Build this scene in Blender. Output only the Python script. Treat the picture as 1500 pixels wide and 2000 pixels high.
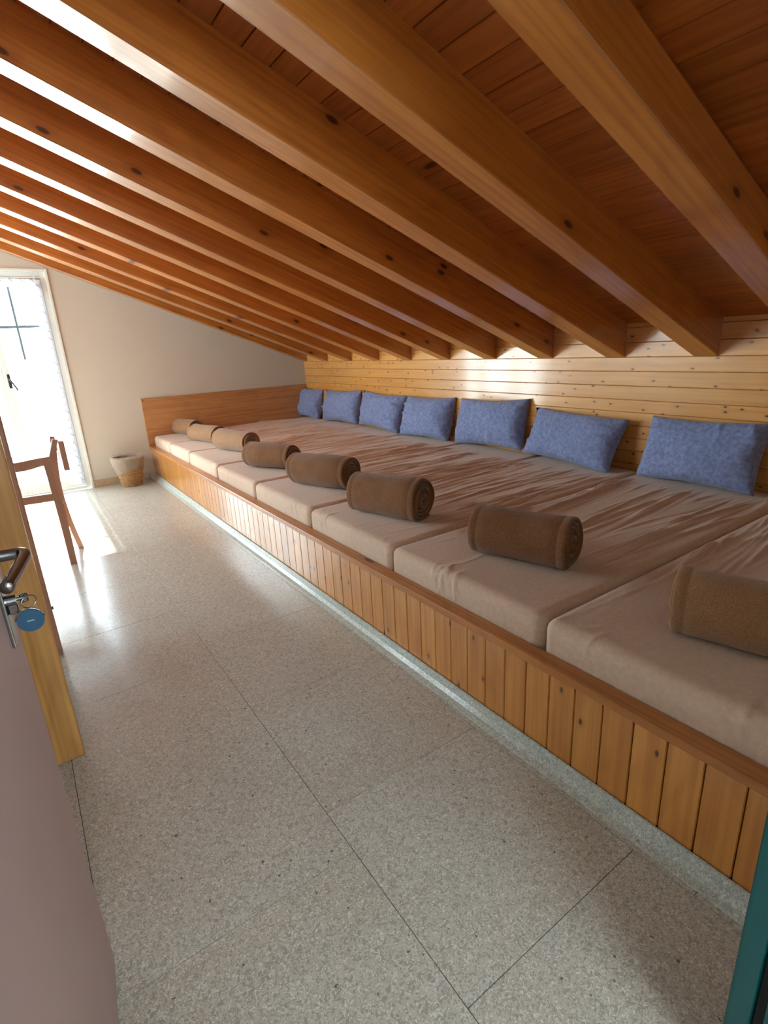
import bpy, bmesh, math, random
import numpy as np
from mathutils import Vector, Matrix

random.seed(7)
S = bpy.context.scene
COL = S.collection
for o in list(bpy.data.objects):
    bpy.data.objects.remove(o)

# ------------------------------------------------------------------ camera
EYE = 1.30                                   # camera height, metres
FPX, YAW, PITCH, ROLL = 1037.519, 0.589813, 0.304532, 0.0538868   # solved from the room's vanishing points
def cam_axes():
    cy, sy, cp, sp = math.cos(YAW), math.sin(YAW), math.cos(PITCH), math.sin(PITCH)
    w = Vector((sy*cp, cy*cp, -sp)); r0 = Vector((cy, -sy, 0)); d0 = w.cross(r0)
    c, s = math.cos(ROLL), math.sin(ROLL)
    return c*r0 + s*d0, -s*r0 + c*d0, w
r_, d_, w_ = cam_axes()
cam = bpy.data.cameras.new('camera')
cam.sensor_fit = 'HORIZONTAL'; cam.sensor_width = 36.0
cam.lens = FPX/1500*36.0
cam.clip_start = 0.01
camo = bpy.data.objects.new('camera', cam); COL.objects.link(camo)
camo.matrix_world = Matrix(((r_.x, -d_.x, -w_.x, 0), (r_.y, -d_.y, -w_.y, 0), (r_.z, -d_.z, -w_.z, EYE), (0, 0, 0, 1)))
S.camera = camo

# ------------------------------------------------------------------ world, sun, exposure
EXPOSURE = 0.22
SKY = 14.0
SUN = 32.0
world = bpy.data.worlds.new('sky'); S.world = world; world.use_nodes = True
bg = world.node_tree.nodes['Background']
bg.inputs[0].default_value = (0.80, 0.92, 1.0, 1); bg.inputs[1].default_value = SKY
sun = bpy.data.lights.new('sun', 'SUN'); sun.energy = SUN; sun.angle = math.radians(0.6); sun.color = (1.0, 0.955, 0.89)
suno = bpy.data.objects.new('sun', sun); COL.objects.link(suno)
sd = Vector((-0.014, -1.0, -0.838)).normalized()         # travels from the gable door into the room
suno.rotation_euler = sd.to_track_quat('-Z', 'Y').to_euler(); suno.location = (0.2, 12, 9)
pl = bpy.data.lights.new('sky_portal', 'AREA'); pl.shape = 'RECTANGLE'; pl.size = 2.1; pl.size_y = 2.1
pl.cycles.is_portal = True
plo = bpy.data.objects.new('sky_portal', pl); COL.objects.link(plo)
plo.location = (-0.54, 6.56, 1.06); plo.rotation_euler = (math.radians(-90), 0, 0)
pl2 = bpy.data.lights.new('hall_portal', 'AREA'); pl2.shape = 'RECTANGLE'; pl2.size = 1.4; pl2.size_y = 1.2
pl2.cycles.is_portal = True
plo2 = bpy.data.objects.new('hall_portal', pl2); COL.objects.link(plo2)
plo2.location = (0.40, -2.02, 1.5); plo2.rotation_euler = (math.radians(90), 0, 0)
pl3 = bpy.data.lights.new('side_portal', 'AREA'); pl3.shape = 'RECTANGLE'; pl3.size = 1.4; pl3.size_y = 2.4
pl3.cycles.is_portal = True
plo3 = bpy.data.objects.new('side_portal', pl3); COL.objects.link(plo3)
plo3.location = (-2.57, 4.95, 1.9); plo3.rotation_euler = (0, math.radians(-90), 0)
vs = S.view_settings
vs.view_transform = 'Standard'; vs.look = 'None'; vs.exposure = EXPOSURE; vs.gamma = 1.0; vs.use_curve_mapping = False
S.cycles.use_denoising = True
S.cycles.max_bounces = 6; S.cycles.diffuse_bounces = 4; S.cycles.glossy_bounces = 2
S.cycles.use_adaptive_sampling = True; S.cycles.adaptive_threshold = 0.10; S.cycles.adaptive_min_samples = 16
S.cycles.transparent_max_bounces = 12
S.cycles.sample_clamp_indirect = 8.0
S.cycles.caustics_reflective = True; S.cycles.blur_glossy = 0.6; S.cycles.caustics_refractive = False

# ------------------------------------------------------------------ room dimensions (metres)
XB = 1.14          # foot of the sleeping platform
XW = 3.15          # boarded knee wall
G = 6.35           # gable wall
YF = 0.20          # room face of the door wall
XL = -2.40         # left wall
SL = math.radians(21.2); TS = math.tan(SL); CS = math.cos(SL)
Z_RAFT = 1.150     # underside of rafters at the knee wall
Z_CEIL = 1.345     # boards at the knee wall
ZM = 0.47          # mattress top
def zc(x, base=Z_CEIL): return base + TS*(XW - x)

# ------------------------------------------------------------------ node helpers
class NT:
    def __init__(s, name):
        s.m = bpy.data.materials.new(name); s.m.use_nodes = True
        s.t = s.m.node_tree; s.b = s.t.nodes['Principled BSDF']; s.out = s.t.nodes['Material Output']
    def n(s, typ, ins=None, **kw):
        nd = s.t.nodes.new(typ)
        for k, v in kw.items(): setattr(nd, k, v)
        for k, v in (ins or {}).items():
            if hasattr(v, 'is_output'): s.t.links.new(v, nd.inputs[k])
            else: nd.inputs[k].default_value = v
        return nd
    def math(s, op, a, b=0.0, c=0.0, clamp=False):
        nd = s.n('ShaderNodeMath', {0: a, 1: b, 2: c}, operation=op); nd.use_clamp = clamp; return nd.outputs[0]
    def mix(s, f, a, b, mode='MIX'):
        nd = s.n('ShaderNodeMix', data_type='RGBA', blend_type=mode)
        for i, v in ((0, f), (6, a), (7, b)):
            if hasattr(v, 'is_output'): s.t.links.new(v, nd.inputs[i])
            else: nd.inputs[i].default_value = v if i == 0 or len(v) == 4 else (*v, 1)
        return nd.outputs[2]
    def rng(s, v, a, b, c=0.0, d=1.0, smooth=True):
        nd = s.n('ShaderNodeMapRange', {0: v, 1: a, 2: b, 3: c, 4: d})
        if smooth: nd.interpolation_type = 'SMOOTHSTEP'
        return nd.outputs[0]
    def set(s, **kw):
        for k, v in kw.items():
            k = k.replace('_', ' ')
            if hasattr(v, 'is_output'): s.t.links.new(v, s.b.inputs[k])
            else: s.b.inputs[k].default_value = v
    def bump(s, h, strength=0.3, dist=0.002):
        nd = s.n('ShaderNodeBump', {'Strength': strength, 'Distance': dist, 'Height': h})
        s.t.links.new(nd.outputs[0], s.b.inputs['Normal'])
def C(r, g, b):      # sRGB 0-255 -> linear
    f = lambda c: (c/255/12.92) if c/255 <= 0.04045 else ((c/255+0.055)/1.055)**2.4
    return (f(r), f(g), f(b), 1)

def coords(t, grain, jitter=True):
    tc = t.n('ShaderNodeTexCoord').outputs['Object']
    sp = t.n('ShaderNodeSeparateXYZ', {0: tc})
    o = {'X': (0, 1, 2), 'Y': (1, 0, 2), 'Z': (2, 0, 1)}[grain]
    r = t.n('ShaderNodeObjectInfo').outputs['Random']
    u, v, w = [sp.outputs[i] for i in o]
    if jitter:
        u = t.math('MULTIPLY_ADD', r, 57.3, u); v = t.math('MULTIPLY_ADD', r, 13.7, v); w = t.math('MULTIPLY_ADD', r, 31.1, w)
    return u, v, w, r
def vec(t, u, v, w, a, b, c):
    return t.n('ShaderNodeCombineXYZ', {0: t.math('MULTIPLY', u, a), 1: t.math('MULTIPLY', v, b), 2: t.math('MULTIPLY', w, c)}).outputs[0]

def pine(name, grain, light, dark, knot=C(92, 44, 16), rough=0.30, knots=0.45, kscale=9.0, ksize=1.0, jitter=0.10, streak=0.5, stretch=0.30, flat='w', spec=0.5, coat=0.0):
    t = NT(name)
    u, v, w, r = coords(t, grain)
    streaks = t.n('ShaderNodeTexNoise', {'Vector': vec(t, u, v, w, 1.3, 60, 60), 'Scale': 1.0, 'Detail': 3.0}).outputs[0]
    warp = t.n('ShaderNodeTexNoise', {'Vector': vec(t, u, v, w, 1.2, 4, 4), 'Scale': 1.0, 'Detail': 2.0}).outputs[0]
    bands = t.math('SINE', t.math('MULTIPLY_ADD', warp, 46.0, t.math('MULTIPLY_ADD', v, 70.0, t.math('MULTIPLY', w, 40.0))))
    bands = t.rng(bands, -0.2, 1.0)
    f = t.math('MULTIPLY_ADD', bands, 0.35*streak, t.math('MULTIPLY', t.rng(streaks, 0.35, 0.7), streak))
    col = t.mix(f, light, dark)
    blot = t.n('ShaderNodeTexNoise', {'Vector': vec(t, u, v, w, 0.9, 3, 3), 'Scale': 1.6, 'Detail': 2.0}).outputs[0]
    col = t.mix(t.rng(blot, 0.4, 0.75, 0, 0.45), col, dark)
    second = w if flat == 'v' else v                    # across-grain direction on the board's face
    kp = t.n('ShaderNodeCombineXYZ', {0: t.math('MULTIPLY', u, stretch*kscale), 1: t.math('MULTIPLY', second, kscale), 2: 0.0}).outputs[0]
    vor = t.n('ShaderNodeTexVoronoi', {'Vector': kp, 'Scale': 1.0, 'Randomness': 1.0}, voronoi_dimensions='2D')
    keep = t.math('GREATER_THAN', t.n('ShaderNodeSeparateColor', {0: vor.outputs['Color']}).outputs[0], 1.0-knots)
    dd = vor.outputs['Distance']
    core = t.math('MULTIPLY', t.rng(dd, 0.13*ksize, 0.07*ksize), keep)
    halo = t.math('MULTIPLY', t.rng(dd, 0.34*ksize, 0.10*ksize, 0, 0.45), keep)
    col = t.mix(halo, col, dark)
    col = t.mix(core, col, knot)
    hsv = t.n('ShaderNodeHueSaturation', {'Value': t.math('MULTIPLY_ADD', r, 2*jitter, 1.0-jitter), 'Color': col})
    t.set(Base_Color=hsv.outputs[0], Roughness=rough, Coat_Weight=coat, Coat_Roughness=0.11, Coat_IOR=1.6)
    t.b.inputs['Specular IOR Level'].default_value = spec
    t.bump(t.math('MULTIPLY_ADD', core, -0.5, streaks), 0.12, 0.001)
    return t.m

def plain(name, col, rough=0.5, metal=0.0, noise=0.0, nscale=40.0, bump=0.0, coat=0.0):
    t = NT(name)
    tc = t.n('ShaderNodeTexCoord').outputs['Object']
    nz = t.n('ShaderNodeTexNoise', {'Vector': tc, 'Scale': nscale, 'Detail': 4.0}).outputs[0]
    c2 = tuple(x*(1-noise) for x in col[:3])
    t.set(Base_Color=t.mix(t.rng(nz, 0.35, 0.7), col, (*c2, 1)), Roughness=rough, Metallic=metal, Coat_Weight=coat)
    if bump: t.bump(nz, bump, 0.002)
    return t.m

M = {}
M['rafter'] = pine('rafter_pine', 'X', C(198, 124, 48), C(146, 76, 22), knot=C(78, 30, 8), coat=0.85, rough=0.4, knots=0.30, kscale=7.0, ksize=0.75, jitter=0.06, streak=0.45, stretch=0.42, flat='v', spec=0.6)
M['ceil_board'] = pine('ceiling_pine', 'Y', C(196, 114, 48), C(152, 78, 28), rough=0.35, coat=0.2, knots=0.07, kscale=7.0, jitter=0.10, streak=0.55, stretch=0.3)
M['wall_board'] = pine('wall_pine', 'Y', C(232, 170, 92), C(200, 130, 60), rough=0.3, coat=0.75, knots=0.34, kscale=16.0, ksize=0.75, jitter=0.05, streak=0.35, stretch=0.55, flat='v', spec=0.6)
M['front_board'] = pine('platform_pine', 'Z', C(214, 146, 66), C(168, 100, 36), rough=0.3, coat=0.9, knots=0.22, kscale=15.0, ksize=0.75, jitter=0.07, streak=0.5, stretch=0.5, flat='v', spec=0.55)
M['rail'] = pine('rail_pine', 'Y', C(192, 128, 70), C(150, 90, 44), rough=0.30, knots=0.1, jitter=0.03, streak=0.6)
M['deck'] = pine('deck_pine', 'Y', C(150, 96, 50), C(110, 66, 30), rough=0.5, knots=0.3)
M['plywood'] = pine('veneer_panel', 'X', C(196, 138, 84), C(160, 102, 56), rough=0.45, knots=0.0, jitter=0.0, streak=0.55)
M['post'] = pine('post_pine', 'Z', C(196, 146, 82), C(156, 104, 50), rough=0.35, knots=0.2, kscale=10.0, ksize=0.7, jitter=0.05, streak=0.6)
M['chair_wood'] = pine('chair_beech', 'Z', C(176, 124, 92), C(140, 92, 64), rough=0.4, knots=0.0, jitter=0.03, streak=0.3)

def mat_lino(name, base, warm, mid, dark, light):
    t = NT(name)
    tc = t.n('ShaderNodeTexCoord').outputs['Object']
    r = t.n('ShaderNodeObjectInfo').outputs['Random']
    p = t.n('ShaderNodeVectorMath', {0: tc, 1: t.n('ShaderNodeCombineXYZ', {0: t.math('MULTIPLY', r, 41.0), 1: t.math('MULTIPLY', r, 17.0), 2: 0.0}).outputs[0]}, operation='ADD').outputs[0]
    n1 = t.n('ShaderNodeTexNoise', {'Vector': p, 'Scale': 95.0, 'Detail': 3.0, 'Roughness': 0.6, 'Distortion': 1.6}).outputs[0]
    n2 = t.n('ShaderNodeTexNoise', {'Vector': p, 'Scale': 120.0, 'Detail': 3.0, 'Roughness': 0.6, 'Distortion': 1.8}).outputs[1]
    n2 = t.n('ShaderNodeSeparateColor', {0: n2}).outputs[1]
    n3 = t.n('ShaderNodeTexNoise', {'Vector': p, 'Scale': 2.2, 'Detail': 2.0}).outputs[0]
    nw = t.n('ShaderNodeTexNoise', {'Vector': p, 'Scale': 160.0, 'Detail': 2.0}).outputs[1]
    pw = t.n('ShaderNodeVectorMath', {0: nw, 1: (0.012, 0.012, 0.0), 2: p}, operation='MULTIPLY_ADD').outputs[0]
    v1 = t.n('ShaderNodeTexVoronoi', {'Vector': pw, 'Scale': 48.0})
    sc = t.n('ShaderNodeSeparateColor', {0: v1.outputs['Color']})
    keep = t.math('GREATER_THAN', sc.outputs[0], 0.80)
    rad = t.math('MULTIPLY_ADD', sc.outputs[1], 0.14, 0.05)
    chip = t.math('MULTIPLY', t.math('LESS_THAN', v1.outputs['Distance'], rad), keep)
    col = t.mix(t.rng(n3, 0.35, 0.65), base, warm)
    col = t.mix(t.rng(n1, 0.49, 0.56, 0, 0.85), col, mid)
    col = t.mix(t.rng(n2, 0.54, 0.61, 0, 0.85), col, light)
    col = t.mix(t.math('MULTIPLY', chip, 0.85), col, dark)
    wav = t.n('ShaderNodeTexNoise', {'Vector': p, 'Scale': 30.0, 'Detail': 2.0}).outputs[0]
    t.set(Base_Color=col, Roughness=t.rng(n1, 0.3, 0.7, 0.15, 0.24))
    t.bump(wav, 0.10, 0.004)
    return t.m
M['lino'] = mat_lino('speckled_linoleum', C(184, 182, 174), C(180, 173, 162), C(150, 146, 138), C(92, 88, 82), C(214, 212, 205))
M['lino_cove'] = mat_lino('linoleum_skirting', C(190, 194, 186), C(184, 188, 180), C(150, 158, 152), C(120, 124, 118), C(220, 224, 218))
M['lino_brown'] = mat_lino('brown_linoleum_skirting', C(186, 158, 122), C(176, 146, 110), C(150, 122, 92), C(120, 92, 66), C(200, 176, 144))
M['joint'] = plain('dark_joint', C(70, 66, 60), 0.8)
M['plaster'] = plain('cream_plaster', C(202, 191, 176), 0.85, noise=0.05, nscale=120, bump=0.15)
M['hall'] = plain('hall_plaster', C(225, 220, 212), 0.9, noise=0.03)
M['white_paint'] = plain('white_paint', C(226, 226, 218), 0.35, noise=0.02)
M['white_metal'] = plain('white_hinge', C(210, 210, 205), 0.3)
M['mauve'] = plain('mauve_door_paint', C(174, 148, 146), 0.45, noise=0.04, nscale=6, bump=0.02)
M['door_edge'] = plain('door_edge', C(120, 98, 96), 0.5)
M['teal'] = plain('teal_frame_paint', C(0, 80, 82), 0.35, noise=0.05, nscale=15)
M['seal'] = plain('black_rubber_seal', C(12, 14, 18), 0.6)
M['chrome'] = plain('brushed_steel', C(150, 152, 155), 0.25, metal=1.0, noise=0.05)
M['dark_steel'] = plain('dark_steel', C(60, 58, 56), 0.4, metal=0.8)
M['blue_tag'] = plain('blue_plastic_tag', C(30, 72, 100), 0.4, noise=0.04)
M['tag_print'] = plain('pale_tag_print', C(120, 150, 165), 0.5)
M['concrete'] = plain('balcony_concrete', C(200, 198, 190), 0.9, noise=0.1, nscale=8)
M['grey_blue'] = plain('grey_parasol_base', C(110, 130, 140), 0.6)

def mat_fabric(name, c1, c2, nscale, rough=0.95, sheen=0.3, bump=0.25, mottle=3.0, mamt=0.3, weave=700.0):
    t = NT(name)
    tc = t.n('ShaderNodeTexCoord').outputs['Object']
    n1 = t.n('ShaderNodeTexNoise', {'Vector': tc, 'Scale': nscale, 'Detail': 4.0, 'Roughness': 0.7}).outputs[0]
    n2 = t.n('ShaderNodeTexNoise', {'Vector': tc, 'Scale': mottle, 'Detail': 3.0}).outputs[0]
    n3 = t.n('ShaderNodeTexNoise', {'Vector': tc, 'Scale': weave, 'Detail': 2.0}).outputs[0]
    col = t.mix(t.rng(n1, 0.36, 0.66), c1, c2)
    col = t.mix(t.rng(n2, 0.4, 0.7, 0, mamt), col, c2)
    t.set(Base_Color=col, Roughness=rough, Sheen_Weight=sheen, Sheen_Roughness=0.5)
    t.b.inputs['Specular IOR Level'].default_value = 0.15
    t.bump(t.math('ADD', n1, n3), bump, 0.0015)
    return t.m
M['sheet'] = mat_fabric('tan_jersey_sheet', C(212, 186, 164), C(202, 174, 152), 60, sheen=0.25, bump=0.10, mamt=0.2)
M['fleece'] = mat_fabric('brown_fleece', C(148, 104, 70), C(112, 75, 46), 260, sheen=0.25, bump=0.7, mamt=0.4, mottle=9)
M['fleece_pale'] = mat_fabric('pale_brown_fleece', C(170, 130, 94), C(138, 102, 70), 260, sheen=0.3, bump=0.7, mamt=0.4, mottle=9)  # paler tone of the brown fleece
M['pillow'] = mat_fabric('blue_melange_cotton', C(146, 158, 196), C(114, 127, 170), 48, sheen=0.2, bump=0.12, mamt=0.35, mottle=22)

def mat_glass():
    t = NT('clear_glass')
    tr = t.n('ShaderNodeBsdfTransparent', {'Color': (0.95, 0.98, 0.97, 1)}).outputs[0]
    gl = t.n('ShaderNodeBsdfGlossy', {'Roughness': 0.02}).outputs[0]
    fc = t.n('ShaderNodeLayerWeight', {'Blend': 0.5}).outputs['Facing']
    fr = t.math('MULTIPLY_ADD', t.math('POWER', fc, 5.0), 0.9, 0.03)
    mx = t.n('ShaderNodeMixShader', {0: fr, 1: tr, 2: gl}).outputs[0]
    t.t.links.new(mx, t.out.inputs[0]); return t.m
M['glass'] = mat_glass()
def mat_sheer(name, col, alpha):
    t = NT(name)
    tr = t.n('ShaderNodeBsdfTransparent').outputs[0]
    df = t.n('ShaderNodeBsdfDiffuse', {'Color': col}).outputs[0]
    tl = t.n('ShaderNodeBsdfTranslucent', {'Color': col}).outputs[0]
    a = t.n('ShaderNodeMixShader', {0: 0.35, 1: df, 2: tl}).outputs[0]
    mx = t.n('ShaderNodeMixShader', {0: alpha, 1: tr, 2: a}).outputs[0]
    t.t.links.new(mx, t.out.inputs[0]); return t.m
M['sheer'] = mat_sheer('white_sheer_voile', C(214, 214, 226), 0.75)
M['liner'] = mat_sheer('clear_plastic_liner', C(200, 194, 186), 0.42)
M['stitch'] = plain('grey_edging_cord', C(92, 84, 78), 0.8)
M['wicker'] = pine('basket_wicker', 'Z', C(186, 144, 94), C(136, 96, 56), rough=0.6, knots=0.0, jitter=0.15, streak=0.4)

# ------------------------------------------------------------------ geometry helpers
def link(o, parent=None, label=None, cat=None, group=None, kind=None):
    COL.objects.link(o)
    if parent is not None: o.parent = parent
    if label: o['label'] = label
    if cat: o['category'] = cat
    if group: o['group'] = group
    if kind: o['kind'] = kind
    return o
def empty(name, loc=(0, 0, 0), rz=0.0, **kw):
    o = bpy.data.objects.new(name, None); o.location = loc; o.rotation_euler = (0, 0, rz); o.empty_display_size = 0.1
    return link(o, **kw)
def me_obj(name, verts, faces, mat, parent=None, smooth=False, loc=(0, 0, 0), rot=(0, 0, 0), **kw):
    me = bpy.data.meshes.new(name); me.from_pydata([tuple(map(float, v)) for v in verts], [], [tuple(map(int, f)) for f in faces])
    if smooth: me.polygons.foreach_set('use_smooth', [True]*len(me.polygons))
    me.materials.append(M[mat]); me.update()
    o = bpy.data.objects.new(name, me); o.location = loc; o.rotation_euler = rot
    return link(o, parent, **kw)
def bm_mesh(name, bm, mat, smooth=False):
    bmesh.ops.recalc_face_normals(bm, faces=bm.faces)
    me = bpy.data.meshes.new(name); bm.to_mesh(me); bm.free()
    if smooth: me.polygons.foreach_set('use_smooth', [True]*len(me.polygons))
    me.materials.append(M[mat]); return me
def bm_obj(name, bm, mat, parent=None, smooth=False, loc=(0, 0, 0), rot=(0, 0, 0), **kw):
    o = bpy.data.objects.new(name, bm_mesh(name, bm, mat, smooth)); o.location = loc; o.rotation_euler = rot
    return link(o, parent, **kw)
def mesh_use(name, me, parent=None, loc=(0, 0, 0), rot=(0, 0, 0), **kw):
    o = bpy.data.objects.new(name, me); o.location = loc; o.rotation_euler = rot
    return link(o, parent, **kw)
def add_box(bm, c, s, bev=0.0, seg=1, rot=None):
    g = bmesh.ops.create_cube(bm, size=1.0)
    vs_ = g['verts']
    for v in vs_: v.co = Vector((v.co.x*s[0], v.co.y*s[1], v.co.z*s[2]))
    if bev:
        es = list({e for v in vs_ for e in v.link_edges})
        rb = bmesh.ops.bevel(bm, geom=es, offset=bev, segments=seg, profile=0.5, affect='EDGES')
        vs_ = list({v for f in rb['faces'] for v in f.verts} | {v for v in vs_ if v.is_valid})
    for v in vs_:
        co = v.co.copy()
        if rot is not None: co = rot @ co
        v.co = co + Vector(c)
    return vs_
def box_obj(name, lo, hi, mat, parent=None, bev=0.0, seg=1, origin=None, **kw):
    c = [(a+b)/2 for a, b in zip(lo, hi)]; s = [b-a for a, b in zip(lo, hi)]
    bm = bmesh.new(); add_box(bm, (0, 0, 0), s, bev, seg)
    return bm_obj(name, bm, mat, parent, loc=c, **kw)
def add_prism(bm, poly, a0, a1, axis='Y'):
    def pt(p, a): return (p[0], a, p[1]) if axis == 'Y' else ((a, p[0], p[1]) if axis == 'X' else (p[0], p[1], a))
    A = [bm.verts.new(pt(p, a0)) for p in poly]; B = [bm.verts.new(pt(p, a1)) for p in poly]
    n = len(poly)
    bm.faces.new(A); bm.faces.new(B[::-1])
    for i in range(n): bm.faces.new((A[i], B[i], B[(i+1) % n], A[(i+1) % n]))
def add_tube(bm, pts, rad, seg=10, cap=True):
    pts = [Vector(p) for p in pts]; n = len(pts)
    rads = rad if isinstance(rad, (list, tuple)) else [rad]*n
    rings = []; up = None
    for i, p in enumerate(pts):
        d = (pts[min(i+1, n-1)] - pts[max(i-1, 0)]).normalized()
        if up is None:
            up = Vector((0, 0, 1)) if abs(d.z) < 0.9 else Vector((1, 0, 0))
        a = d.cross(up).normalized(); b = a.cross(d).normalized(); up = b
        rings.append([bm.verts.new(p + (a*math.cos(2*math.pi*k/seg) + b*math.sin(2*math.pi*k/seg))*rads[i]) for k in range(seg)])
    for i in range(n-1):
        for k in range(seg):
            bm.faces.new((rings[i][k], rings[i][(k+1) % seg], rings[i+1][(k+1) % seg], rings[i+1][k]))
    if cap: bm.faces.new(rings[0]); bm.faces.new(rings[-1][::-1])
def smooth_path(pts, n=24):
    pts = [Vector(p) for p in pts]; P = [pts[0]*2-pts[1]] + pts + [pts[-1]*2-pts[-2]]
    out = []; m = len(pts)-1
    for i in range(m):
        p0, p1, p2, p3 = P[i:i+4]
        for k in range(n//m):
            t = k/(n//m)
            out.append(0.5*((2*p1)+(p2-p0)*t+(2*p0-5*p1+4*p2-p3)*t*t+(3*p1-p0-3*p2+p3)*t**3))
    out.append(pts[-1]); return out
_rs = np.random.RandomState(3); _NT = _rs.rand(64, 64, 64)
def vnoise(x, y, z=0.0):
    x, y, z = np.broadcast_arrays(np.asarray(x, float), np.asarray(y, float), np.asarray(z, float))
    i, j, k = np.floor(x).astype(int), np.floor(y).astype(int), np.floor(z).astype(int)
    f = x-i; g = y-j; h = z-k; f = f*f*(3-2*f); g = g*g*(3-2*g); h = h*h*(3-2*h)
    A = lambda a, b, c: _NT[(i+a) % 64, (j+b) % 64, (k+c) % 64]
    L = lambda a, b, t: a+(b-a)*t
    return L(L(L(A(0,0,0), A(1,0,0), f), L(A(0,1,0), A(1,1,0), f), g), L(L(A(0,0,1), A(1,0,1), f), L(A(0,1,1), A(1,1,1), f), g), h)*2-1
def grid_faces(nu, nv, off=0, closed_u=False):
    F = []
    for i in range(nu if closed_u else nu-1):
        for j in range(nv-1):
            a = off+i*nv+j; b = off+((i+1) % nu)*nv+j
            F.append((a, b, b+1, a+1))
    return F

# ================================================================== THE SETTING
# ---- floor with separate linoleum tiles
floor = box_obj('floor', (XL-0.15, -1.9, -0.12), (XW+0.1, G+0.0, -0.004), 'joint', kind='structure',
                label='speckled grey beige linoleum tile floor with thin dark joints', cat='floor')
TW = 0.597; GAP = 0.0009
tile_cache = {}
def tile(x0, x1, y0, y1):
    key = (round(x1-x0, 3), round(y1-y0, 3))
    if key not in tile_cache:
        bm = bmesh.new(); add_box(bm, (0, 0, 0), (x1-x0-2*GAP, y1-y0-2*GAP, 0.004), 0.0003)
        tile_cache[key] = bm_mesh('tile', bm, 'lino')
    mesh_use('tile', tile_cache[key], floor, loc=((x0+x1)/2 - floor.location.x, (y0+y1)/2 - floor.location.y, -0.002 - floor.location.z))
cols = [(XL, -0.093-3*TW, 0.984-TW)] + [(-0.093-(3-k)*TW, -0.093-(2-k)*TW, [0.69, 0.984, 0.541][k]) for k in range(3)] + [(-0.093, 0.502, 0.984), (0.502, 1.094, 0.541), (1.094, XB+0.02, 0.984)]
for (x0, x1, ph) in cols:
    y = ph - TW*5
    while y < G:
        a, b = max(y, -1.9), min(y+TW, G)
        if b-a > 0.02: tile(x0, x1, a, b)
        y += TW

# ---- walls
def wall(name, polys, y0, y1, mat, label, axis='Y'):
    bm = bmesh.new()
    for p in polys: add_prism(bm, p, y0, y1, axis)
    return bm_obj(name, bm, mat, kind='structure', label=label, cat='wall')
DX0, DX1, DZ = -1.60, 0.52, 2.14            # glazed door opening in the gable
top = lambda x: zc(x) + 0.03
wall_back = wall('wall_back', [[(DX1, -0.1), (XW+0.1, -0.1), (XW+0.1, top(XW+0.1)), (DX1, top(DX1))],
                   [(DX0, DZ), (DX1, DZ), (DX1, top(DX1)), (DX0, top(DX0))],
                   [(XL-0.1, -0.1), (DX0, -0.1), (DX0, top(DX0)), (XL-0.1, top(XL-0.1))]], G, G+0.18, 'plaster',
                   'cream plastered gable wall around the glazed door')
OX0, OX1, OZ = -0.22, 0.80, 2.02            # doorway the camera stands in
wall_front = wall('wall_front', [[(OX1+0.06, -0.1), (XW+0.1, -0.1), (XW+0.1, top(XW+0.1)), (OX1+0.06, top(OX1+0.06))],
                    [(OX0-0.04, OZ+0.04), (OX1+0.06, OZ+0.04), (OX1+0.06, top(OX1+0.06)), (OX0-0.04, top(OX0-0.04))],
                    [(XL-0.1, -0.1), (OX0-0.04, -0.1), (OX0-0.04, top(OX0-0.04)), (XL-0.1, top(XL-0.1))]], 0.04, YF, 'plaster',
                    'cream wall with the doorway the picture is taken from')
LY0_, LY1_, LZ0_, LZ1_ = 3.75, 6.15, 1.20, 2.60     # unseen high window, added to throw more light on the bed
wall('wall_left', [[(0.04, -0.1), (LY0_, -0.1), (LY0_, top(XL)), (0.04, top(XL))], [(LY1_, -0.1), (G+0.18, -0.1), (G+0.18, top(XL)), (LY1_, top(XL))],
                   [(LY0_, -0.1), (LY1_, -0.1), (LY1_, LZ0_), (LY0_, LZ0_)], [(LY0_, LZ1_), (LY1_, LZ1_), (LY1_, top(XL)), (LY0_, top(XL))]], XL-0.15, XL, 'plaster', 'cream side wall with an added high window under the raised roof edge', 'X')
swin = empty('fill_window_2', (XL-0.08, (LY0_+LY1_)/2, LZ0_), kind='structure', label='high white framed fill light window added to the tall side wall', cat='window')
def spart(name, lo, hi, mat):
    o = box_obj(name, lo, hi, mat); o.parent = swin; o.location -= Vector(swin.location)
for a, b in ((LY0_, LY0_+0.05), (LY1_-0.05, LY1_), ((LY0_+LY1_)/2-0.03, (LY0_+LY1_)/2+0.03)): spart('frame', (XL-0.11, a, LZ0_), (XL-0.05, b, LZ1_), 'white_paint')
for a, b in ((LY0_+0.05, (LY0_+LY1_)/2-0.03), ((LY0_+LY1_)/2+0.03, LY1_-0.05)):
    spart('frame', (XL-0.11, a, LZ0_), (XL-0.05, b, LZ0_+0.05), 'white_paint'); spart('frame', (XL-0.11, a, LZ1_-0.05), (XL-0.05, b, LZ1_), 'white_paint')
    spart('pane', (XL-0.082, a-0.002, LZ0_+0.048), (XL-0.078, b+0.002, LZ1_-0.048), 'glass')
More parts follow.
